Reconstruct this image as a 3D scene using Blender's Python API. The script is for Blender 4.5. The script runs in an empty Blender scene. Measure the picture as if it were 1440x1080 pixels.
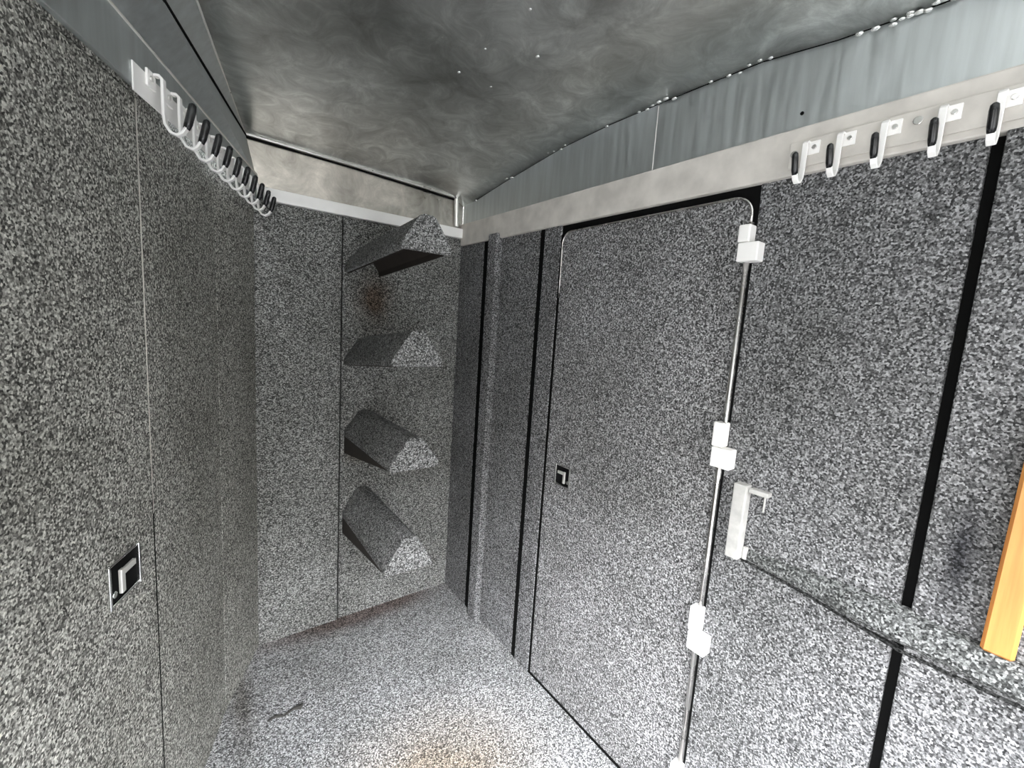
import bpy, bmesh, math, random
from mathutils import Vector, Matrix

random.seed(7)
S = bpy.context.scene
COL = S.collection

# ------------------------------------------------------------------ camera
cam_data = bpy.data.cameras.new("camera")
cam = bpy.data.objects.new("camera", cam_data)
COL.objects.link(cam)
cam_data.sensor_width = 36.0
cam_data.lens = 15.375
cam_data.clip_start = 0.02
RX = (0.8021718664, 0.0259908410, -0.5965272608)
RY = (-0.5934952865, 0.1442169986, -0.7918110900)
RZ = (0.0654495349, 0.9892046975, 0.1311122606)
cam.matrix_world = Matrix((RX + (0.0,), RY + (0.0,), RZ + (1.5,), (0, 0, 0, 1)))
S.camera = cam

# ------------------------------------------------------------------ world, sun, exposure
W = bpy.data.worlds.new("daylight")
S.world = W
W.use_nodes = True
wb = W.node_tree.nodes["Background"]
wt = W.node_tree
_tc = wt.nodes.new("ShaderNodeTexCoord")
_sx = wt.nodes.new("ShaderNodeSeparateXYZ")
_rm = wt.nodes.new("ShaderNodeValToRGB")
wt.links.new(_tc.outputs["Generated"], _sx.inputs[0])
wt.links.new(_sx.outputs[2], _rm.inputs[0])
_e = _rm.color_ramp.elements
_e[0].position, _e[0].color = 0.12, (0.04, 0.04, 0.038, 1)      # dark horizon added to dim the upper walls
_e[1].position, _e[1].color = 0.95, (1.0, 1.03, 1.08, 1)
for _p, _c in ((0.32, (0.13, 0.13, 0.125, 1)), (0.50, (0.80, 0.82, 0.85, 1))):
    _q = _e.new(_p); _q.color = _c
wt.links.new(_rm.outputs[0], wb.inputs[0])
wb.inputs[1].default_value = 66.0

sun_d = bpy.data.lights.new("sun", "SUN")
sun_d.energy = 1.5
sun_d.angle = math.radians(0.6)
sun_d.color = (1.0, 0.94, 0.85)
sun = bpy.data.objects.new("sun", sun_d)
COL.objects.link(sun)
sun.rotation_euler = Vector((-0.5, -0.45, -0.85)).to_track_quat('-Z', 'Y').to_euler()

S.view_settings.view_transform = 'Standard'
S.view_settings.look = 'None'
S.view_settings.exposure = 0.0
S.view_settings.gamma = 1.0
S.view_settings.use_curve_mapping = False
S.cycles.max_bounces = 10
S.cycles.diffuse_bounces = 6
S.cycles.glossy_bounces = 5
S.cycles.sample_clamp_indirect = 10.0

# ------------------------------------------------------------------ materials
def new_mat(name):
    m = bpy.data.materials.new(name)
    m.use_nodes = True
    nt = m.node_tree
    return m, nt, nt.nodes["Principled BSDF"]

def N(nt, kind, **kw):
    n = nt.nodes.new(kind)
    for k, v in kw.items():
        setattr(n, k, v)
    return n

def ramp(nt, stops):
    r = nt.nodes.new("ShaderNodeValToRGB")
    e = r.color_ramp.elements
    while len(e) > 1:
        e.remove(e[-1])
    e[0].position = stops[0][0]
    e[0].color = tuple(stops[0][1]) + (1,)
    for p, c in stops[1:]:
        x = e.new(p)
        x.color = tuple(c) + (1,)
    return r

def g(v, t=(1, 1, 1)):
    return (v * t[0], v * t[1], v * t[2])

def mix(nt, a, b, fac, mode='MIX'):
    m = nt.nodes.new("ShaderNodeMix")
    m.data_type = 'RGBA'
    m.blend_type = mode
    L = nt.links
    for sock, v in ((m.inputs[6], a), (m.inputs[7], b), (m.inputs[0], fac)):
        if isinstance(v, (int, float)):
            sock.default_value = v
        elif isinstance(v, tuple):
            sock.default_value = v + (1,) if len(v) == 3 else v
        else:
            L.new(v, sock)
    return m.outputs[2]

def carpet(name, tint=(1, 1, 1), gain=1.0, stains_and_shade=(), grain=250.0):
    """salt-and-pepper needle-punch carpet; stains_and_shade = (centre, radii, colour, strength)"""
    m, nt, b = new_mat(name)
    L = nt.links
    tc = N(nt, "ShaderNodeTexCoord")
    v = N(nt, "ShaderNodeTexVoronoi", feature='F1')
    v.inputs["Scale"].default_value = grain
    L.new(tc.outputs["Object"], v.inputs["Vector"])
    sep = N(nt, "ShaderNodeSeparateColor")
    L.new(v.outputs["Color"], sep.inputs[0])
    n = N(nt, "ShaderNodeTexNoise")
    n.inputs["Scale"].default_value = 240.0
    n.inputs["Detail"].default_value = 3.0
    L.new(tc.outputs["Object"], n.inputs["Vector"])
    mr = N(nt, "ShaderNodeMapRange")
    mr.inputs[1].default_value = 0.3
    mr.inputs[2].default_value = 0.7
    L.new(n.outputs["Fac"], mr.inputs[0])
    mm = N(nt, "ShaderNodeMix")
    mm.inputs[0].default_value = 0.36
    L.new(sep.outputs[0], mm.inputs[2])
    L.new(mr.outputs[0], mm.inputs[3])
    r = ramp(nt, [(0.12, g(0.016 * gain, tint)), (0.38, g(0.072 * gain, tint)),
                  (0.62, g(0.19 * gain, tint)), (0.9, g(0.43 * gain, tint))])
    L.new(mm.outputs[0], r.inputs[0])
    col = r.outputs[0]
    big = N(nt, "ShaderNodeTexNoise")
    big.inputs["Scale"].default_value = 3.5
    big.inputs["Detail"].default_value = 4.0
    L.new(tc.outputs["Object"], big.inputs["Vector"])
    br = ramp(nt, [(0.3, (0.8, 0.8, 0.79)), (0.7, (1.12, 1.12, 1.13))])
    L.new(big.outputs["Fac"], br.inputs[0])
    col = mix(nt, col, br.outputs[0], 1.0, 'MULTIPLY')
    for (c, rad, colr, st) in stains_and_shade:
        mp = N(nt, "ShaderNodeMapping")
        mp.vector_type = 'TEXTURE'
        mp.inputs["Location"].default_value = c
        mp.inputs["Scale"].default_value = rad
        L.new(tc.outputs["Object"], mp.inputs["Vector"])
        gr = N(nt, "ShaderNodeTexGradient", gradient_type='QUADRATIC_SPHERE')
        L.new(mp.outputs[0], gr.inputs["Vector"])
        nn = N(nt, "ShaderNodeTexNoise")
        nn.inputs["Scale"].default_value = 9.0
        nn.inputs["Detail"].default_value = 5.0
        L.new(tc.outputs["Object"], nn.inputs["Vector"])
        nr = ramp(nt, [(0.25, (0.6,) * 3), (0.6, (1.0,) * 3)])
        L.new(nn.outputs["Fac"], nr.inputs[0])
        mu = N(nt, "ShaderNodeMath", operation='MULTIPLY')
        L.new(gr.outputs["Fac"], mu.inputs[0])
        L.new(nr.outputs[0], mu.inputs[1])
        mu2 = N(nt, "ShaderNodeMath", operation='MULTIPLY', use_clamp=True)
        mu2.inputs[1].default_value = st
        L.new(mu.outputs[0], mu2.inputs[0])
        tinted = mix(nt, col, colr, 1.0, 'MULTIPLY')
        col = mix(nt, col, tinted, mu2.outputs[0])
    L.new(col, b.inputs["Base Color"])
    b.inputs["Roughness"].default_value = 0.95
    b.inputs["Specular IOR Level"].default_value = 0.15
    bp = N(nt, "ShaderNodeBump")
    bp.inputs["Strength"].default_value = 0.5
    bp.inputs["Distance"].default_value = 0.004
    L.new(mm.outputs[0], bp.inputs["Height"])
    L.new(bp.outputs[0], b.inputs["Normal"])
    return m

def metal(name, base, rough=0.35, metallic=1.0, scale=6.0, var=0.25, streak=None, dirt=None):
    m, nt, b = new_mat(name)
    L = nt.links
    tc = N(nt, "ShaderNodeTexCoord")
    mp = N(nt, "ShaderNodeMapping")
    if streak:
        mp.inputs["Scale"].default_value = streak
    L.new(tc.outputs["Object"], mp.inputs["Vector"])
    n = N(nt, "ShaderNodeTexNoise")
    n.inputs["Scale"].default_value = scale
    n.inputs["Detail"].default_value = 6.0
    n.inputs["Distortion"].default_value = 0.25
    L.new(mp.outputs[0], n.inputs["Vector"])
    r = ramp(nt, [(0.3, g(1 - var, base)), (0.7, g(1 + var * 0.5, base))])
    L.new(n.outputs["Fac"], r.inputs[0])
    col = r.outputs[0]
    if dirt:
        n3 = N(nt, "ShaderNodeTexNoise")
        n3.inputs["Scale"].default_value = dirt
        n3.inputs["Detail"].default_value = 12.0
        n3.inputs["Roughness"].default_value = 0.72
        n3.inputs["Distortion"].default_value = 1.2
        L.new(tc.outputs["Object"], n3.inputs["Vector"])
        r3 = ramp(nt, [(0.30, (0.62, 0.62, 0.61)), (0.52, (0.95, 0.95, 0.95)), (0.72, (1.35, 1.36, 1.36))])
        L.new(n3.outputs["Fac"], r3.inputs[0])
        col = mix(nt, col, r3.outputs[0], 1.0, 'MULTIPLY')
    L.new(col, b.inputs["Base Color"])
    b.inputs["Metallic"].default_value = metallic
    rr = N(nt, "ShaderNodeMapRange")
    rr.inputs[1].default_value = 0.3
    rr.inputs[2].default_value = 0.7
    rr.inputs[3].default_value = max(0.05, rough - 0.1)
    rr.inputs[4].default_value = rough + 0.12
    L.new(n.outputs["Fac"], rr.inputs[0])
    L.new(rr.outputs[0], b.inputs["Roughness"])
    n2 = N(nt, "ShaderNodeTexNoise")
    n2.inputs["Scale"].default_value = 2.3
    L.new(tc.outputs["Object"], n2.inputs["Vector"])
    bp = N(nt, "ShaderNodeBump")
    bp.inputs["Strength"].default_value = 0.18
    bp.inputs["Distance"].default_value = 0.012
    L.new(n2.outputs["Fac"], bp.inputs["Height"])
    L.new(bp.outputs[0], b.inputs["Normal"])
    return m

def paint(name, base, rough=0.45, var=0.12, scale=14.0, spec=0.5):
    m, nt, b = new_mat(name)
    L = nt.links
    tc = N(nt, "ShaderNodeTexCoord")
    n = N(nt, "ShaderNodeTexNoise")
    n.inputs["Scale"].default_value = scale
    n.inputs["Detail"].default_value = 5.0
    L.new(tc.outputs["Object"], n.inputs["Vector"])
    r = ramp(nt, [(0.32, g(1 - var, base)), (0.65, g(1.0, base))])
    L.new(n.outputs["Fac"], r.inputs[0])
    L.new(r.outputs[0], b.inputs["Base Color"])
    b.inputs["Roughness"].default_value = rough
    b.inputs["Specular IOR Level"].default_value = spec
    return m

FLOOR_M = carpet("floor_carpet", (1.0, 1.0, 1.0), 1.5, stains_and_shade=[
    ((0.60, 1.08, 0), (0.60, 0.46, 1), (1.0, 0.85, 0.70), 1.8),
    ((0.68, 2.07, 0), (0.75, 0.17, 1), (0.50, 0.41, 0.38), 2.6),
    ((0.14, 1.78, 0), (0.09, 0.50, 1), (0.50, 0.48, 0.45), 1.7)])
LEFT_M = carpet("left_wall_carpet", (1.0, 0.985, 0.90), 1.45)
BACK_M = carpet("back_wall_carpet", (1.0, 1.0, 0.96), 1.08, stains_and_shade=[
    ((0.72, 2.07, 1.58), (0.16, 0.2, 0.22), (0.52, 0.40, 0.33), 1.6),  # brown patch on the wall between the top two racks
    ((0.66, 2.07, 0.84), (0.11, 0.2, 0.08), (0.6, 0.5, 0.42), 1.5)])  # brown patch painting the soft shadow under the third rack
RIGHT_M = carpet("right_wall_carpet", (1.0, 0.995, 1.01), 0.95, stains_and_shade=[
    ((1.17, 0.105, 1.12), (0.3, 0.06, 0.24), (0.25, 0.25, 0.27), 1.5)])  # dark patch painting the board's shadow on the carpet
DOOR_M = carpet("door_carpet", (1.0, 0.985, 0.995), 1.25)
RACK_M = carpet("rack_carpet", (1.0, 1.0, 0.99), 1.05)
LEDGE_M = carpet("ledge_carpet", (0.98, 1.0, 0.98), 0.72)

CEIL_M = metal("ceiling_aluminium", (0.80, 0.815, 0.795), 0.40, 1.0, 3.0, 0.3, dirt=9.0)
BAND_M = metal("side_aluminium", (0.57, 0.60, 0.60), 0.42, 0.85, 9.0, 0.15, streak=(6, 6, 0.5))
BACKBAND_M = metal("back_aluminium", (0.55, 0.51, 0.46), 0.36, 1.0, 5.0, 0.35, dirt=7.0)
BRIGHT_M = metal("bright_aluminium", (0.86, 0.84, 0.80), 0.35, 0.6, 14.0, 0.08)
STEEL_M = metal("polished_rod_steel", (0.75, 0.73, 0.71), 0.25, 1.0, 20.0, 0.1)
CHROME_M = metal("chrome", (0.85, 0.85, 0.84), 0.15, 1.0, 20.0, 0.05)
TRIM_M = paint("whitewashed_trim", (0.62, 0.585, 0.54), 0.5, 0.25)
WHITE_M = paint("white_enamel", (0.92, 0.90, 0.88), 0.35, 0.06)
WORN_M = paint("worn_white_paint", (0.46, 0.45, 0.43), 0.5, 0.22, 40.0)
RUBBER_M = paint("black_rubber", (0.012, 0.012, 0.013), 0.22, 0.2)
BLACK_M = paint("black_recess", (0.004, 0.004, 0.004), 0.8, 0.2, spec=0.08)
WELD_M = metal("weld_metal", (0.9, 0.9, 0.88), 0.3, 0.7, 60.0, 0.15)
GROUND_M = paint("outside_gravel", (0.06, 0.06, 0.058), 0.9, 0.3, 8.0)
OUTER_M = paint("outer_skin", (0.5, 0.5, 0.5), 0.6, 0.1)
RACK_SHADE_M = paint("rack_shade_brown", (0.020, 0.014, 0.010), 0.9, 0.3)  # near-black brown that paints shade in and under the racks
BOUNCE_CUT_M = paint("bounce_cut_black", (0.022, 0.022, 0.022), 0.8, 0.3, spec=0.2)  # for the added mat that soaks up floor bounce
LEDGE_SHADE_M = carpet("ledge_shade_carpet", (1.0, 1.0, 1.0), 0.22)  # darkened carpet tone for the painted shadow under the ledge
DARKDIRT_M = paint("dark_scrap", (0.03, 0.028, 0.024), 0.8, 0.3)

def wood():
    m, nt, b = new_mat("orange_wood")
    L = nt.links
    tc = N(nt, "ShaderNodeTexCoord")
    mp = N(nt, "ShaderNodeMapping")
    mp.inputs["Scale"].default_value = (30, 30, 2.2)
    L.new(tc.outputs["Object"], mp.inputs["Vector"])
    n = N(nt, "ShaderNodeTexNoise")
    n.inputs["Scale"].default_value = 3.0
    n.inputs["Detail"].default_value = 5.0
    L.new(mp.outputs[0], n.inputs["Vector"])
    r = ramp(nt, [(0.3, (0.44, 0.165, 0.036)), (0.7, (0.56, 0.24, 0.06))])
    L.new(n.outputs["Fac"], r.inputs[0])
    L.new(r.outputs[0], b.inputs["Base Color"])
    b.inputs["Roughness"].default_value = 0.4
    return m
WOOD_M = wood()

# ------------------------------------------------------------------ mesh helpers
def obj(name, bm, mat, parent=None, smooth=False, bevel=0.0, seg=2):
    bmesh.ops.recalc_face_normals(bm, faces=bm.faces)
    me = bpy.data.meshes.new(name)
    bm.to_mesh(me)
    bm.free()
    me.materials.append(mat)
    if smooth:
        for p in me.polygons:
            p.use_smooth = True
    o = bpy.data.objects.new(name, me)
    COL.objects.link(o)
    if bevel > 0:
        md = o.modifiers.new("bevel", 'BEVEL')
        md.width = bevel
        md.segments = seg
        md.limit_method = 'ANGLE'
        md.angle_limit = math.radians(40)
    if parent:
        o.parent = parent
    return o

def tag(o, label, cat, group=None, kind=None):
    o["label"] = label
    o["category"] = cat
    if group:
        o["group"] = group
    if kind:
        o["kind"] = kind
    return o

def empty(name, loc, label, cat, group=None, rotz=0.0):
    o = bpy.data.objects.new(name, None)
    o.empty_display_size = 0.05
    COL.objects.link(o)
    o.location = loc
    o.rotation_euler = (0, 0, rotz)
    return tag(o, label, cat, group)

def add_hex(bm, pts):
    """pts: 8 corners, bottom four then top four (same order)"""
    v = [bm.verts.new(p) for p in pts]
    for f in ((0, 3, 2, 1), (4, 5, 6, 7), (0, 1, 5, 4), (1, 2, 6, 5), (2, 3, 7, 6), (3, 0, 4, 7)):
        bm.faces.new([v[i] for i in f])
    return bm

def box(x0, x1, y0, y1, z0, z1, bm=None):
    bm = bm or bmesh.new()
    return add_hex(bm, [(x0, y0, z0), (x1, y0, z0), (x1, y1, z0), (x0, y1, z0),
                        (x0, y0, z1), (x1, y0, z1), (x1, y1, z1), (x0, y1, z1)])

def prism(poly, fn, a, b, bm=None):
    """poly: 2-D outline; fn(p, t) -> 3-D point at t=a / t=b"""
    bm = bm or bmesh.new()
    A = [bm.verts.new(fn(p, a)) for p in poly]
    Bv = [bm.verts.new(fn(p, b)) for p in poly]
    n = len(poly)
    bm.faces.new(A)
    bm.faces.new(list(reversed(Bv)))
    for i in range(n):
        j = (i + 1) % n
        bm.faces.new((A[i], Bv[i], Bv[j], A[j]))
    return bm

def tube(path, rad, bm=None, seg=8, caps=True):
    bm = bm or bmesh.new()
    path = [Vector(p) for p in path]
    rings = []
    prev = None
    for i, p in enumerate(path):
        a = path[max(i - 1, 0)]
        c = path[min(i + 1, len(path) - 1)]
        t = (c - a).normalized()
        if prev is None:
            up = Vector((0, 0, 1)) if abs(t.z) < 0.9 else Vector((1, 0, 0))
            nrm = t.cross(up).normalized()
        else:
            nrm = (prev - t * prev.dot(t)).normalized()
        prev = nrm
        bi = t.cross(nrm)
        r = rad[i] if isinstance(rad, (list, tuple)) else rad
        rings.append([bm.verts.new(p + (nrm * math.cos(2 * math.pi * k / seg) + bi * math.sin(2 * math.pi * k / seg)) * r)
                      for k in range(seg)])
    for r0, r1 in zip(rings, rings[1:]):
        for k in range(seg):
            bm.faces.new((r0[k], r0[(k + 1) % seg], r1[(k + 1) % seg], r1[k]))
    if caps:
        bm.faces.new(list(reversed(rings[0])))
        bm.faces.new(rings[-1])
    return bm

def disc(c, axis, r, depth, seg=16, bm=None):
    c = Vector(c)
    ax = Vector(axis).normalized()
    return tube([c, c + ax * depth], r, bm, seg)

# frames of the two long walls: s along the wall, d out of the wall into the room, z up
XR = 1.17
def RW(y, d, z):
    return (XR - d, y, z)
BC = Vector((0.235, 2.075, 0))
LU = Vector((-0.367, -0.930, 0))
LN = Vector((0.930, -0.367, 0))
def LW(s, d, z):
    p = BC + LU * s + LN * d
    return (p.x, p.y, z)
L_ROT = math.atan2(LN.y, LN.x)

def wbox(fn, s0, s1, d0, d1, z0, z1, bm=None):
    bm = bm or bmesh.new()
    return add_hex(bm, [fn(s0, d0, z0), fn(s1, d0, z0), fn(s1, d1, z0), fn(s0, d1, z0),
                        fn(s0, d0, z1), fn(s1, d0, z1), fn(s1, d1, z1), fn(s0, d1, z1)])

YR = -0.95          # rear wall with the doorway the light comes in by
SR = (2.075 - YR) / 0.930
HEAD = 2.05

# ------------------------------------------------------------------ setting: shell
o = obj("ground", box(-12, 9, -12, 9, -0.45, -0.30), GROUND_M)
tag(o, "dark asphalt ground outside the open doorways", "ground", kind="structure")

bm = bmesh.new()
xl = BC.x + LU.x * SR
prism([(0.235 - 0.03, 2.10), (xl - 0.05, YR - 0.05), (XR + 0.03, YR - 0.05), (XR + 0.03, 2.10)],
      lambda p, t: (p[0], p[1], t), -0.06, 0.0, bm)
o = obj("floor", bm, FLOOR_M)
tag(o, "grey speckled carpet floor with a tan dirt stain near the bottom of the photo", "floor", kind="structure")

bm = bmesh.new()  # unseen black mat, added to cut light bouncing off the floor
prism([(-0.14, 0.42), (XR - 0.02, 0.42), (XR - 0.02, YR + 0.02), (-0.80, YR + 0.02)], lambda p, t: (p[0], p[1], t), 0.0005, 0.012, bm)
obj("bounce_cut_mat", bm, BOUNCE_CUT_M, o, bevel=0.003)

# back wall: shelf panel with a slightly proud panel to its left
o = obj("wall_back", box(0.16, XR + 0.02, 2.100, 2.13, -0.02, 2.20), BACK_M)
tag(o, "dark speckled carpet end wall carrying four saddle racks", "wall", kind="structure")
obj("panel", box(0.205, 0.5665, 2.066, 2.0995, 0.0, 1.96), BACK_M, o, bevel=0.003)
obj("panel", box(0.5745, XR + 0.005, 2.074, 2.0995, 0.0, 1.96), BACK_M, o, bevel=0.003)

# left wall and its door
bm = bmesh.new()
DS0, DS1, DZ1 = 0.840, 1.62, 1.930
OS0, OS1 = 1.75, 2.75     # unseen side opening, added to light the right wall
add_hex(bm, [(q[0], q[1], z) for z in (-0.02, 1.97) for q in ((0.0884, 1.768), (0.248, 2.105), (0.20, 2.12), (0.048, 1.785))], )
_e = LW(DS0 - 0.003, 0, 0); _i = LW(DS0 - 0.003, -0.04, 0)
add_hex(bm, [(q[0], q[1], z) for z in (-0.02, 1.97) for q in (_e, (0.0867, 1.7655), (0.046, 1.782), _i)])
add_hex(bm, [(q[0], q[1], z) for z in (-0.02, 1.97) for q in ((0.070, 1.74), (0.09, 1.80), (0.03, 1.82), (0.02, 1.75))])
wbox(LW, -0.02, DS0, -0.06, -0.03, 1.90, 2.02, bm)
wbox(LW, DS1 + 0.003, OS0, -0.04, 0.0, -0.02, 2.20, bm)
wbox(LW, OS0, OS1, -0.04, 0.0, 2.0, 2.20, bm)
wbox(LW, OS1, SR + 0.1, -0.04, 0.0, -0.02, 2.20, bm)
wbox(LW, DS0 - 0.003, DS1 + 0.003, -0.04, 0.0, DZ1 + 0.003, 2.20, bm)
wbox(LW, DS0 - 0.003, DS1 + 0.003, -0.06, -0.03, -0.02, DZ1 + 0.003, bm)
wl = obj("wall_left", bm, LEFT_M)
tag(wl, "grey-green speckled carpet wall under the long row of hooks", "wall", kind="structure")
dl = obj("door_1", wbox(LW, DS0, DS1, -0.028, 0.001, 0.004, DZ1), LEFT_M, bevel=0.003)
tag(dl, "carpeted door in the wall under the long hook row, with a chrome and black latch", "door", kind="structure")
obj("seal_and_shade", wbox(LW, DS0 - 0.004, DS0 + 0.001, -0.02, 0.0006, 0.0, 1.05), BLACK_M, dl)
obj("edge_trim", tube([LW(DS0 - 0.0015, 0.001, 1.0), LW(DS0 - 0.0015, 0.001, 1.5), LW(DS0 - 0.0015, 0.001, 1.925)],
                      [0.0005, 0.0011, 0.0014]), TRIM_M, dl, smooth=True)

# right wall: plates between grooves, a raised batten, a door frame
bm = bmesh.new()
wbox(RW, YR - 0.02, 2.10, -0.09, -0.05, -0.02, 2.0, bm)            # back skin behind the grooves
wbox(RW, 1.846, 2.08, -0.052, 0.0, -0.02, 2.0, bm)
wbox(RW, 1.425, 1.702, -0.052, -0.002, -0.02, 2.0, bm)
wbox(RW, 0.174, 0.570, -0.052, 0.0, -0.02, 2.0, bm)
wbox(RW, 0.565, 1.300, -0.052, -0.012, 1.889, 2.0, bm)
wbox(RW, YR - 0.02, 0.155, -0.052, 0.012, -0.02, 2.0, bm)
wr_ = obj("wall_right", bm, RIGHT_M, bevel=0.004)
tag(wr_, "grey speckled carpet wall holding the door with the white hinges", "wall", kind="structure")
bt = obj("trim_1", wbox(RW, 1.700, 1.773, -0.052, 0.030, 0.0, 1.915), RIGHT_M, bevel=0.008, seg=3)
tag(bt, "raised carpeted batten between saddle rack corner and door frame", "trim", kind="structure")
fr = obj("trim_2", wbox(RW, 1.299, 1.394, -0.052, 0.005, 0.0, 1.915), RIGHT_M, bevel=0.003)
tag(fr, "carpeted door frame post beside the latch edge of the hinged door", "trim", kind="structure")

obj("seal_and_shade", wbox(RW, 1.765, 1.844, -0.045, 0.0008, 0.0, 1.9), BLACK_M, bt)  # black strip painting the shadow beside the raised batten
obj("seal_and_shade", wbox(RW, 1.380, 1.423, -0.045, 0.0004, 0.0, 1.9), BLACK_M, fr)  # shadow beside the frame post, put in as a black strip
obj("seal_and_shade", wbox(RW, 0.1552, 0.1738, -0.048, -0.012, 0.0, 1.9), BLACK_M, wr_)  # black fill painting the shade inside the groove
# door 2 with rounded top corners
DY0, DY1, DZ = 0.582, 1.286, 1.866
rc = 0.045
prof = [(DY0, 0.013), (DY1, 0.013)]
for k in range(7):
    a = k / 6 * math.pi / 2
    prof.append((DY1 - rc + rc * math.cos(a), DZ - rc + rc * math.sin(a)))
for k in range(7):
    a = math.pi / 2 + k / 6 * math.pi / 2
    prof.append((DY0 + rc + rc * math.cos(a), DZ - rc + rc * math.sin(a)))
dr = obj("door_2", prism(prof, lambda p, t: RW(p[0], t, p[1]), -0.04, 0.001), DOOR_M, bevel=0.003)
tag(dr, "tall carpeted door with rounded top corners, white hinges and silver hinge rod", "door", kind="structure")
edge = [RW(DY1 + 0.001, 0.002, 1.62), RW(DY1 + 0.001, 0.002, 1.70)]
for k in range(9):
    a = k / 8 * math.pi / 2
    edge.append(RW(DY1 + 0.001 - rc + rc * math.cos(a), 0.003, DZ - rc + rc * math.sin(a)))
for k in range(9):
    a = math.pi / 2 + k / 8 * math.pi / 2
    edge.append(RW(DY0 + rc + (rc + 0.004) * math.cos(a), 0.010, DZ - rc + rc * math.sin(a)))
edge.append(RW(DY0 - 0.004, 0.012, 1.80))
tube_r = [0.0012, 0.0026] + [0.0028] * 8 + [0.0022] + [0.0035] * 9 + [0.005]
obj("edge_trim", tube(edge, tube_r), STEEL_M, dr, smooth=True)

# hinge rod and the white hinges
rod = obj("hinge_rod", tube([RW(0.577, 0.0085, 0.0), RW(0.577, 0.0085, 1.80)], 0.0072, seg=12), STEEL_M, dr, smooth=True)
rod["label"] = "silver hinge rod"
obj("seal_and_shade", wbox(RW, 0.567, 0.584, -0.04, 0.0005, 0.0, 1.86), BLACK_M, dr)
obj("seal_and_shade", wbox(RW, 0.567, 1.299, -0.045, -0.004, 1.80, 1.905), BLACK_M, dr)
obj("seal_and_shade", wbox(RW, 1.284, 1.300, -0.045, 0.0002, 0.0, 1.86), BLACK_M, dr)
obj("seal_and_shade", wbox(RW, 0.584, 1.284, -0.045, 0.0002, 0.0005, 0.0145), BLACK_M, dr)
def hinge(z0, z1, z2):
    h = obj("hinge", wbox(RW, 0.566, 0.596, 0.000, 0.034, z1, z0), WHITE_M, dr, bevel=0.004, seg=3)
    h["label"] = "white enamelled hinge"
    obj("leaf", wbox(RW, 0.540, 0.592, 0.000, 0.036, z2, z1 - 0.001), WHITE_M, h, bevel=0.003)
for zs in ((1.792, 1.748, 1.700), (1.282, 1.215, 1.160), (0.745, 0.672, 0.618), (0.235, 0.165, 0.110)):
    hinge(*zs)

def latch(fn, parent, s0, s1, z0, z1, flip):
    """recessed paddle latch: chrome rim, black cup, chrome paddle with a thumb tab"""
    w, hgt = s1 - s0, z1 - z0
    cup = obj("latch", wbox(fn, s0 + 0.006, s1 - 0.006, 0.001, 0.0035, z0 + 0.006, z1 - 0.006), BLACK_M, parent)
    cup["label"] = "black recessed paddle latch with chrome edging"
    bm = bmesh.new()
    t = 0.007
    wbox(fn, s0, s0 + t, 0.001, 0.010, z0, z1, bm)
    wbox(fn, s1 - t, s1, 0.001, 0.010, z0, z1, bm)
    wbox(fn, s0 + t, s1 - t, 0.001, 0.007, z0, z0 + 0.005, bm)
    wbox(fn, s0 + t, s1 - t, 0.001, 0.007, z1 - 0.005, z1, bm)
    obj("rim", bm, CHROME_M, cup, bevel=0.0015)
    q = (lambda x: s0 + x * w) if not flip else (lambda x: s1 - x * w)
    a, b_ = sorted((q(0.20), q(0.62)))
    obj("paddle", wbox(fn, a, b_, 0.004, 0.011, z0 + 0.58 * hgt, z0 + 0.72 * hgt), BRIGHT_M, cup, bevel=0.0015)
    a, b_ = sorted((q(0.55), q(0.67)))
    obj("lever", wbox(fn, a, b_, 0.004, 0.011, z0 + 0.18 * hgt, z0 + 0.74 * hgt), BRIGHT_M, cup, bevel=0.0015)
    c = fn(q(0.86), 0.004, z0 + 0.30 * hgt)
    nrm = Vector(fn(s0, 1, 0)) - Vector(fn(s0, 0, 0))
    obj("lock_cylinder", disc(c, nrm, 0.007, 0.006), CHROME_M, cup, bevel=0.001)
latch(LW, dl, 0.916, 1.030, 0.874, 0.968, False)
latch(lambda s, d, z: RW(s, d, z), dr, 1.136, 1.222, 0.893, 0.976, True)

# rear wall with the doorway
bm = bmesh.new()
DX0, DX1 = -0.70, 1.00
box(-1.3, DX0, YR - 0.05, YR, -0.02, 2.3, bm)
box(DX1, XR + 0.06, YR - 0.05, YR, -0.02, 2.3, bm)
box(DX0, DX1, YR - 0.05, YR, HEAD, 2.3, bm)
o = obj("wall_rear", bm, RIGHT_M)
tag(o, "carpeted rear wall around the open doorway", "wall", kind="structure")

# carpeted ledge along the right wall
bm = bmesh.new()
poly = [(0.0, 0.922), (0.036, 0.924), (0.046, 0.935), (0.042, 0.962), (0.022, 0.978), (0.0, 0.983)]
stations = [(0.520, 0.10), (0.44, 0.28), (0.34, 0.55), (0.24, 0.95), (0.16, 1.1), (0.0, 1.0), (YR + 0.01, 1.0)]
rings = []
for y, k in stations:
    dd = 0.012 if y < 0.16 else 0.0
    zm = 0.945
    rings.append([bm.verts.new(RW(y, 0.0005 + p[0] * k + dd * (p[0] > 0), zm + (p[1] - zm) * (0.35 + 0.65 * k))) for p in poly])
for a, b_ in zip(rings, rings[1:]):
    for k in range(len(poly)):
        j = (k + 1) % len(poly)
        bm.faces.new((a[k], a[j], b_[j], b_[k]))
bm.faces.new(rings[0])
bm.faces.new(list(reversed(rings[-1])))
o = obj("trim_3", bm, LEDGE_M)
tag(o, "narrow carpeted ledge running along the wall under the orange board", "trim", kind="structure")

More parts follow.
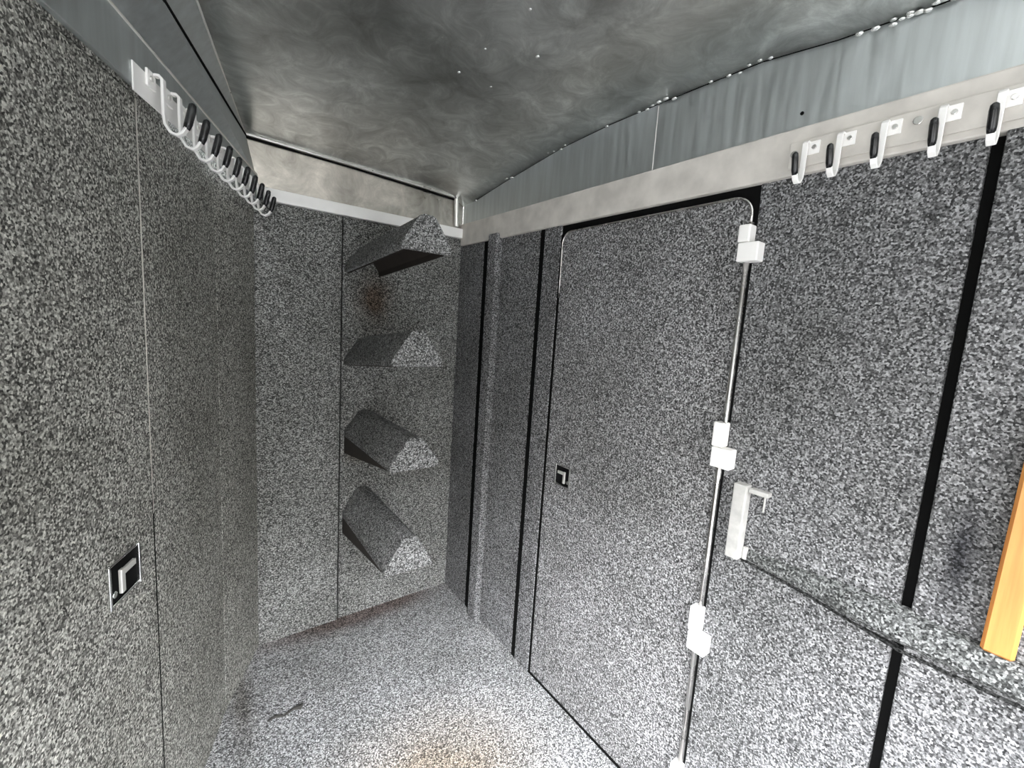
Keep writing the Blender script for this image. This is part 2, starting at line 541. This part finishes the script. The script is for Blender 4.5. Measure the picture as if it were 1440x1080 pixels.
bm = bmesh.new()  # dark strip added as the contact shadow of the ledge
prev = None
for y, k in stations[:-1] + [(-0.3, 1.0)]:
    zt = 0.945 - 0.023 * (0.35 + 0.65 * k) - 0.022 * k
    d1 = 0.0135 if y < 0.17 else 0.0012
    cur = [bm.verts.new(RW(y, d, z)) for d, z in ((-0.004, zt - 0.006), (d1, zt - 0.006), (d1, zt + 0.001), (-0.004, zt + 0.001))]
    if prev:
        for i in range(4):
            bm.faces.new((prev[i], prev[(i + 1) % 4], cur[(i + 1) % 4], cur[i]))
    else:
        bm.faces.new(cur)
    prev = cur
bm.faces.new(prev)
sm = obj("ledge_shade", bm, LEDGE_SHADE_M, o)
sm["label"] = "dark strip painting the contact shadow under the ledge"

# ------------------------------------------------------------------ ceiling and metal bands
right_edge = [(1.166, 2.06, 2.095), (1.168, 1.936, 2.102), (1.168, 1.705, 2.136), (1.168, 1.329, 2.182), (1.168, 1.093, 2.193),
              (1.168, 0.85, 2.193), (1.168, 0.602, 2.189), (1.168, 0.443, 2.168), (1.168, 0.276, 2.158), (1.168, YR, 2.15)]
back_edge = [(0.190, 2.072, 2.166), (0.622, 2.072, 2.154), (1.12, 2.072, 2.132)]
left_edge = [(0.033, 1.295, 2.17), (-0.385, YR, 2.17)]
def along(pts, y):
    pts = sorted(pts, key=lambda p: p[1])
    for p, q in zip(pts, pts[1:]):
        if y <= q[1]:
            t = max(0.0, min(1.0, (y - p[1]) / (q[1] - p[1])))
            return [p[k] + (q[k] - p[k]) * t for k in range(3)]
    return list(pts[-1])
lft = [back_edge[0]] + left_edge
bm = bmesh.new()
NX, grid = 14, []
ys = [YR, 0.0, 0.276, 0.443, 0.602, 0.85, 1.093, 1.329, 1.52, 1.705, 1.82, 1.936, 2.0, 2.06, 2.072]
for y in ys:
    a, c = along(lft, y), along(right_edge, y)
    row = []
    for i in range(NX + 1):
        t = i / NX
        zl = a[2] + (2.185 - a[2]) * min(1, t / 0.5)
        dip = (2.185 - c[2]) * max(0.0, (t - 0.55) / 0.45) ** 2.2
        z = zl - dip
        k = max(0.0, (y - 1.75) / 0.322)
        zb = 2.166 - 0.036 * t - 0.035 * max(0, t - 0.93) / 0.07
        z = z + (zb - z) * k * k
        row.append(bm.verts.new((a[0] + (c[0] - a[0]) * t, y, z)))
    grid.append(row)
for r0, r1 in zip(grid, grid[1:]):
    for i in range(NX):
        bm.faces.new((r0[i], r0[i + 1], r1[i + 1], r1[i]))
for f in bm.faces:
    f.smooth = True
res = bmesh.ops.extrude_face_region(bm, geom=bm.faces[:])
bmesh.ops.translate(bm, verts=[v for v in res["geom"] if isinstance(v, bmesh.types.BMVert)], vec=(0, 0, 0.05))
ceil = obj("ceiling", bm, CEIL_M)
tag(ceil, "smeared aluminium sheet ceiling with bright weld specks", "ceiling", kind="structure")

# right band above the trim
def band(name, pts, z0, x0, x1, label):
    bm = bmesh.new()
    n = len(pts)
    fr_ = [bm.verts.new((x0, p[1], z0)) for p in pts] + [bm.verts.new((x0, p[1], p[2] + 0.03)) for p in reversed(pts)]
    bm.faces.new(fr_)
    res = bmesh.ops.extrude_face_region(bm, geom=bm.faces[:])
    bmesh.ops.translate(bm, verts=[v for v in res["geom"] if isinstance(v, bmesh.types.BMVert)], vec=(x1 - x0, 0, 0))
    o = obj(name, bm, BAND_M)
    return tag(o, label, "trim", kind="structure")
sp = (XR, 0.905, 2.193)
far_pts = [(XR, 2.07, 2.10)] + right_edge[1:5] + [sp]
near_pts = [sp] + right_edge[5:]
b1 = band("trim_4", far_pts, 1.998, XR + 0.0015, XR + 0.03, "dull aluminium side sheet between door top and ceiling corner")
b2 = band("trim_5", near_pts, 1.998, XR - 0.0015, XR + 0.03, "dull aluminium side sheet above the five white hooks")
obj("screw", disc((XR - 0.0015, 0.497, 2.035), (-1, 0, 0), 0.004, 0.002), BLACK_M, b2)

obj("joint_bead", tube([(XR - 0.0012, 0.907, 2.004), (XR - 0.0012, 0.907, 2.188)], 0.0016, seg=6), BRIGHT_M, b2)

# back band, ceiling lip and the bright angle under it
bm = bmesh.new()
vsb = [bm.verts.new(p) for p in ((0.20, 2.068, 1.960), (1.168, 2.068, 1.960), (1.168, 2.070, 2.16), (0.622, 2.070, 2.19), (0.185, 2.070, 2.20))]
bm.faces.new(vsb)
res = bmesh.ops.extrude_face_region(bm, geom=bm.faces[:])
bmesh.ops.translate(bm, verts=[v for v in res["geom"] if isinstance(v, bmesh.types.BMVert)], vec=(0, 0.006, 0))
o = obj("trim_6", bm, BACKBAND_M)
tag(o, "smudged shiny aluminium band above the saddle racks", "trim", kind="structure")
lip = bmesh.new()
tube([(0.20, 2.060, 2.160), (0.622, 2.060, 2.149), (1.12, 2.060, 2.127), (1.160, 2.035, 2.103)], 0.0055, lip, 6)
obj("ceiling_lip", lip, BRIGHT_M, o)
lip = bmesh.new()
tube([(0.20, 2.064, 2.149), (0.622, 2.064, 2.138), (1.12, 2.064, 2.115)], 0.004, lip, 6)
obj("sealant_line", lip, BLACK_M, o)
lip = bmesh.new()
tube([(1.128, 2.060, 1.985), (1.122, 2.060, 2.12)], 0.012, lip, 8)
obj("corner_post", lip, BRIGHT_M, o)
o = obj("trim_7", box(0.262, 1.1675, 2.040, 2.066, 1.928, 1.976), WHITE_M, bevel=0.003)
tag(o, "bright white metal strip along the top of the saddle rack wall", "trim", kind="structure")

# right trim board
bm = bmesh.new()
wbox(RW, YR, 2.06, -0.02, 0.014, 1.893, 2.000, bm)
rt = obj("trim_8", bm, TRIM_M, bevel=0.004)
tag(rt, "pale whitewashed trim board behind the five hooks", "trim", kind="structure")

# left trim board, left slanted band
bm = bmesh.new()
sec = []
for s0, za, zb in ((0.0, 1.925, 2.018), (1.0, 1.943, 2.055), (SR, 1.943, 2.055)):
    sec.append([bm.verts.new(LW(s0, d, z)) for d, z in ((0.0, za), (0.012, za), (0.012, zb), (0.0, zb))])
for q0, q1 in zip(sec, sec[1:]):
    for k in range(4):
        bm.faces.new((q0[k], q0[(k + 1) % 4], q1[(k + 1) % 4], q1[k]))
bm.faces.new(sec[0]); bm.faces.new(sec[-1])
lt = obj("trim_9", bm, BAND_M, bevel=0.003)
tag(lt, "aluminium rail board on the wall carrying the long row of hooks", "trim", kind="structure")
obj("top_bead", tube([LW(0.02, 0.012, 2.018), LW(1.0, 0.012, 2.055), LW(SR, 0.012, 2.055)], 0.0032), BRIGHT_M, lt)
bm = bmesh.new()
T0 = Vector(LW(0.0, 0.004, 2.015)); T1 = Vector(LW(1.0, 0.004, 2.052)); T2 = Vector(LW(SR, 0.004, 2.052))
C0 = Vector((0.200, 2.066, 2.168)); C1 = Vector((0.036, 1.295, 2.172)); C2 = Vector((-0.380, YR, 2.172))
M0, M1, M2 = T0.lerp(C0, 0.92) + Vector((0.002, -0.004, -0.002)), T1.lerp(C1, 0.60) + Vector((0.006, 0, -0.006)), T2.lerp(C2, 0.5) + Vector((0.006, 0, -0.006))
v = [bm.verts.new(p) for p in (T0, T1, T2, M0, M1, M2, C0, C1, C2)]
for q in ((0, 1, 4, 3), (1, 2, 5, 4), (3, 4, 7, 6), (4, 5, 8, 7)):
    bm.faces.new([v[i] for i in q])
res = bmesh.ops.extrude_face_region(bm, geom=bm.faces[:])
bmesh.ops.translate(bm, verts=[q for q in res["geom"] if isinstance(q, bmesh.types.BMVert)], vec=(-0.02, 0.006, 0.012))
lb = obj("trim_10", bm, BAND_M)
tag(lb, "slanted aluminium sheet between the long hook row and ceiling", "trim", kind="structure")
obj("edge_bead", tube([C0 + Vector((0, -0.01, -0.004)), C1 + Vector((0.002, 0, -0.004)), C2 + Vector((0.002, 0, -0.004))], 0.0028), BRIGHT_M, lb)
obj("sealant_line", tube([M0, M0.lerp(M1, 0.55) + Vector((0.002, 0, -0.002)), M1, M2], 0.0042), BLACK_M, lb)

obj("sealant_line", tube([(p[0] - 0.004, p[1], p[2] - 0.002) for p in right_edge[1:]], 0.0013, seg=6), BLACK_M, b1)
# weld beads along the ceiling edge and specks on the sheet
def blob(c, r, parent, mat=WELD_M, squash=0.5):
    bm = bmesh.new()
    bmesh.ops.create_icosphere(bm, subdivisions=2, radius=r)
    for vv in bm.verts:
        vv.co = Vector((vv.co.x * (0.8 + random.random() * 0.4), vv.co.y * 1.3, vv.co.z * squash)) + Vector(c)
    return obj("weld_bead", bm, mat, parent, smooth=True)
for y, z, n, sprd in ((1.925, 2.098, 1, 0.0), (1.65, 2.136, 2, 0.02), (1.345, 2.176, 4, 0.05), (1.10, 2.188, 1, 0.0), (0.905, 2.187, 6, 0.06),
                      (0.73, 2.186, 1, 0.0), (0.63, 2.183, 5, 0.05), (0.36, 2.157, 4, 0.04), (0.30, 2.152, 8, 0.045)):
    for k in range(n):
        t = 0 if n == 1 else (k / (n - 1) - 0.5) * 2 * sprd
        blob((1.160 - random.random() * 0.012, y + t, z + random.uniform(-0.004, 0.004)), random.uniform(0.004, 0.008), b1 if y > 0.905 else b2)
for (x, y) in ((0.619, 0.845), (0.624, 1.032), (0.627, 1.17), (0.665, 1.717), (0.694, 1.966), (0.739, 0.965), (0.52, 1.064), (0.733, 1.17), (0.946, 1.674)):
    dx, dy = abs(x - 0.6), abs(y - 1.3)
    blob((x, y, 2.185 - 0.012 * max(0, dy - 0.2) - (0.012 if y > 1.6 else 0)), random.uniform(0.0025, 0.0045), ceil)

# ------------------------------------------------------------------ saddle racks
def saddle_rack(x, w, z_rear, z_front, length, top, label, notch=False, shade_wedge=0.0):
    """roof-shaped carpeted rack: open underneath, closed by a panel at the free end"""
    r = empty("saddle_rack", (x, 2.075, z_rear), label, "saddle rack", "carpeted saddle racks on the end wall")
    hw, fl, sk, hh = w / 2, 0.024, 0.026, top
    outer = [(-hw, 0), (-hw + 0.002, sk), (-fl - 0.006, hh - 0.008), (-fl + 0.008, hh), (fl - 0.008, hh), (fl + 0.006, hh - 0.008), (hw - 0.002, sk), (hw, 0)]
    t = 0.016
    inner = [(hw - t, 0), (hw - t - 0.002, sk - 0.005), (fl - 0.004, hh - t - 0.006), (-fl + 0.004, hh - t - 0.006), (-hw + t + 0.002, sk - 0.005), (-hw + t, 0)]
    rise = z_front - z_rear
    bm = bmesh.new()
    def P(p, d):
        return (p[0] - 0.012 * d, -d, p[1] + rise * d / length)
    prism(outer + inner, P, -0.0 + 0.001, length - 0.018, bm)
    obj("cover", bm, RACK_M, r, bevel=0.003)
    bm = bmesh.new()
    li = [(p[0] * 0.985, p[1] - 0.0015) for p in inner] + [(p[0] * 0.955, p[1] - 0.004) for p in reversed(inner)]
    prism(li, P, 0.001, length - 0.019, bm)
    obj("shade_lining", bm, RACK_SHADE_M, r)  # added dark inner skin, puts shade into the hollow underside
    bm = bmesh.new()
    e = [(p[0] * 1.03, p[1] * 1.02 - 0.002) for p in outer]
    if notch:
        e = e[:4] + [(-0.004, hh + 0.004), (0.002, hh - 0.014), (0.009, hh + 0.002)] + e[4:]
    prism(e, P, length - 0.0175, length, bm)
    obj("end_panel", bm, RACK_M, r, bevel=0.004)
    if shade_wedge:  # added dark wedge, stands for the rack's shadow on the wall
        gu = obj("shade_wedge", prism([(0.002, 0.004), (length * 0.93, 0.004 + rise * 0.93), (length * 0.93, -0.004 + rise * 0.93), (0.002, -shade_wedge)],
                 lambda p, t: (t - 0.012 * p[0], -p[0], p[1]), -hw + 0.003, -hw + 0.015), RACK_SHADE_M, r)
        gu["label"] = "added dark wedge standing in for the shadow under the eave"
    return r
saddle_rack(0.668, 0.178, 1.690, 1.730, 0.68, 0.118, "topmost saddle rack, tilted up against the metal band with its dark hollow underside showing")
saddle_rack(0.676, 0.190, 1.272, 1.335, 0.62, 0.128, "second saddle rack from the top, seen edge-on with a notched peak", True)
saddle_rack(0.684, 0.192, 0.935, 0.945, 0.61, 0.122, "third saddle rack from the top, with an added dark shade wedge below it", shade_wedge=0.085)
saddle_rack(0.680, 0.190, 0.535, 0.535, 0.60, 0.138, "lowest saddle rack, just above the floor corner", shade_wedge=0.085)

# ------------------------------------------------------------------ hook rails
def hook_meshes(side):
    W2, T = 0.0058, 0.0024
    path = [(0.004, 0.0), (0.012, 0.0), (0.0165, -0.004), (0.0165, -0.062), (0.0185, -0.078), (0.026, -0.090), (0.036, -0.0935), (0.045, -0.088), (0.051, -0.078)]
    def strip(path, w, t):
        bm = bmesh.new()
        rings = []
        for i, p in enumerate(path):
            a = Vector(path[max(i - 1, 0)]); c = Vector(path[min(i + 1, len(path) - 1)])
            tt = (c - a).normalized(); n = Vector((-tt.y, tt.x))
            q = [Vector(p) + n * t, Vector(p) - n * t]
            rings.append([bm.verts.new((q[0].x, -w, q[0].y)), bm.verts.new((q[0].x, w, q[0].y)),
                          bm.verts.new((q[1].x, w, q[1].y)), bm.verts.new((q[1].x, -w, q[1].y))])
        for a, b_ in zip(rings, rings[1:]):
            for k in range(4):
                bm.faces.new((a[k], a[(k + 1) % 4], b_[(k + 1) % 4], b_[k]))
        bm.faces.new(rings[0]); bm.faces.new(list(reversed(rings[-1])))
        return bm
    body = strip(path, W2, T)
    box(0.0, 0.0042, *sorted((-0.004 * side, 0.024 * side)), -0.026, 0.002, body)     # screw tab on the rail
    tip = bmesh.new()
    tube([(0.050, 0, -0.080), (0.0535, 0, -0.070), (0.0595, 0, -0.046), (0.061, 0, -0.038), (0.0615, 0, -0.035)],
         [0.0055, 0.0068, 0.0068, 0.0058, 0.0025], tip, 12)
    ball = disc((0.0042, 0.014 * side, -0.012), (1, 0, 0), 0.005, 0.003, 12)
    return body, tip, ball

def hook_rail(label, rail_box, positions, fn, rot, scale, screws):
    r = empty("hook_rail", fn(positions[0][0], positions[0][1], positions[0][2]), label, "hook rail")
    bpy.context.view_layer.update()
    inv = r.matrix_world.inverted()
    ro = obj("rail", wbox(fn, *rail_box), TRIM_M if fn is RW else WHITE_M, r, bevel=0.0015)
    ro.matrix_parent_inverse = inv
    b, t, k = hook_meshes(1 if fn is RW else -1)
    first = obj("hook", b, WHITE_M, r, bevel=0.0012)
    tipo = obj("tip", t, RUBBER_M, first, smooth=True)
    tipo["label"] = "black rubber-coated hook tip"
    sc = obj("screw", k, STEEL_M, first, bevel=0.001)
    for i, p in enumerate(positions):
        if i == 0:
            h = first
        else:
            h = first.copy(); COL.objects.link(h); h.parent = r
            for ch in (tipo, sc):
                c = ch.copy(); COL.objects.link(c); c.parent = h
        q = Vector(fn(*p)) - r.location
        h.location = q
        h.rotation_euler = (0, 0, rot)
        h.scale = (scale,) * 3
    n = (Vector(fn(0, 1, 0)) - Vector(fn(0, 0, 0)))
    for s, d, z in screws:
        so = obj("screw", disc(fn(s, d, z), n, 0.008, 0.004, 14), STEEL_M, r, bevel=0.001)
        so.matrix_parent_inverse = inv
    return r

hook_rail("white hook rail on the pale trim board above the hinged door wall, five hooks showing",
          (YR + 0.02, 0.505, 0.0142, 0.019, 1.907, 1.966),
          [(y, 0.019, 1.955) for y in (0.466, 0.400, 0.325, 0.240, 0.166)], RW, math.pi, 1.0,
          [(0.493, 0.019, 1.938), (0.277, 0.019, 1.945)])
hook_rail("white rail of ten closely spaced hooks above the wall with the chrome latch",
          (0.06, 0.875, 0.0122, 0.016, 1.928, 1.985),
          [(0.800 - 0.078 * i, 0.016, 1.992 - 0.0025 * i) for i in range(10)], LW, L_ROT, 1.25,
          [])

# ------------------------------------------------------------------ white bracket by the hinges
br = empty("wall_bracket", RW(0.505, 0, 0.932), "white upright bracket with a short top arm, beside the hinge rod above the ledge", "bracket")
bpy.context.view_layer.update()
inv = br.matrix_world.inverted()
for nm, bm_, mt in (("bar", wbox(RW, 0.488, 0.522, 0.004, 0.034, 0.934, 1.135), WORN_M),
                    ("arm", wbox(RW, 0.440, 0.487, 0.001, 0.026, 1.118, 1.130), WORN_M),
                    ("rim", wbox(RW, 0.452, 0.457, 0.0005, 0.006, 1.072, 1.1175), WORN_M),
                    ("foot", wbox(RW, 0.476, 0.4875, 0.0005, 0.012, 0.934, 0.968), WORN_M)):
    p = obj(nm, bm_, mt, br, bevel=0.003)
    p.matrix_parent_inverse = inv

# ------------------------------------------------------------------ orange board on the ledge
o = obj("wooden_board", add_hex(bmesh.new(), [RW(0.014, 0.014, 0.978), RW(0.056, 0.014, 0.978), RW(0.056, 0.036, 0.978), RW(0.014, 0.036, 0.978),
                                              RW(0.010, 0.014, 1.46), RW(0.052, 0.014, 1.46), RW(0.052, 0.036, 1.46), RW(0.010, 0.036, 1.46)]),
        WOOD_M, bevel=0.005, seg=1)
tag(o, "upright orange wooden board standing on the carpeted ledge", "board")

# scrap on the floor
bm = bmesh.new()
tube([(0.205, 1.628, 0.004), (0.235, 1.632, 0.006), (0.262, 1.620, 0.004), (0.292, 1.632, 0.006), (0.318, 1.628, 0.005), (0.327, 1.640, 0.004)],
     [0.003, 0.005, 0.003, 0.004, 0.008, 0.003], bm, 6)
o = obj("twig", bm, DARKDIRT_M)
tag(o, "small dark twig-like scrap lying on the carpet floor", "debris")
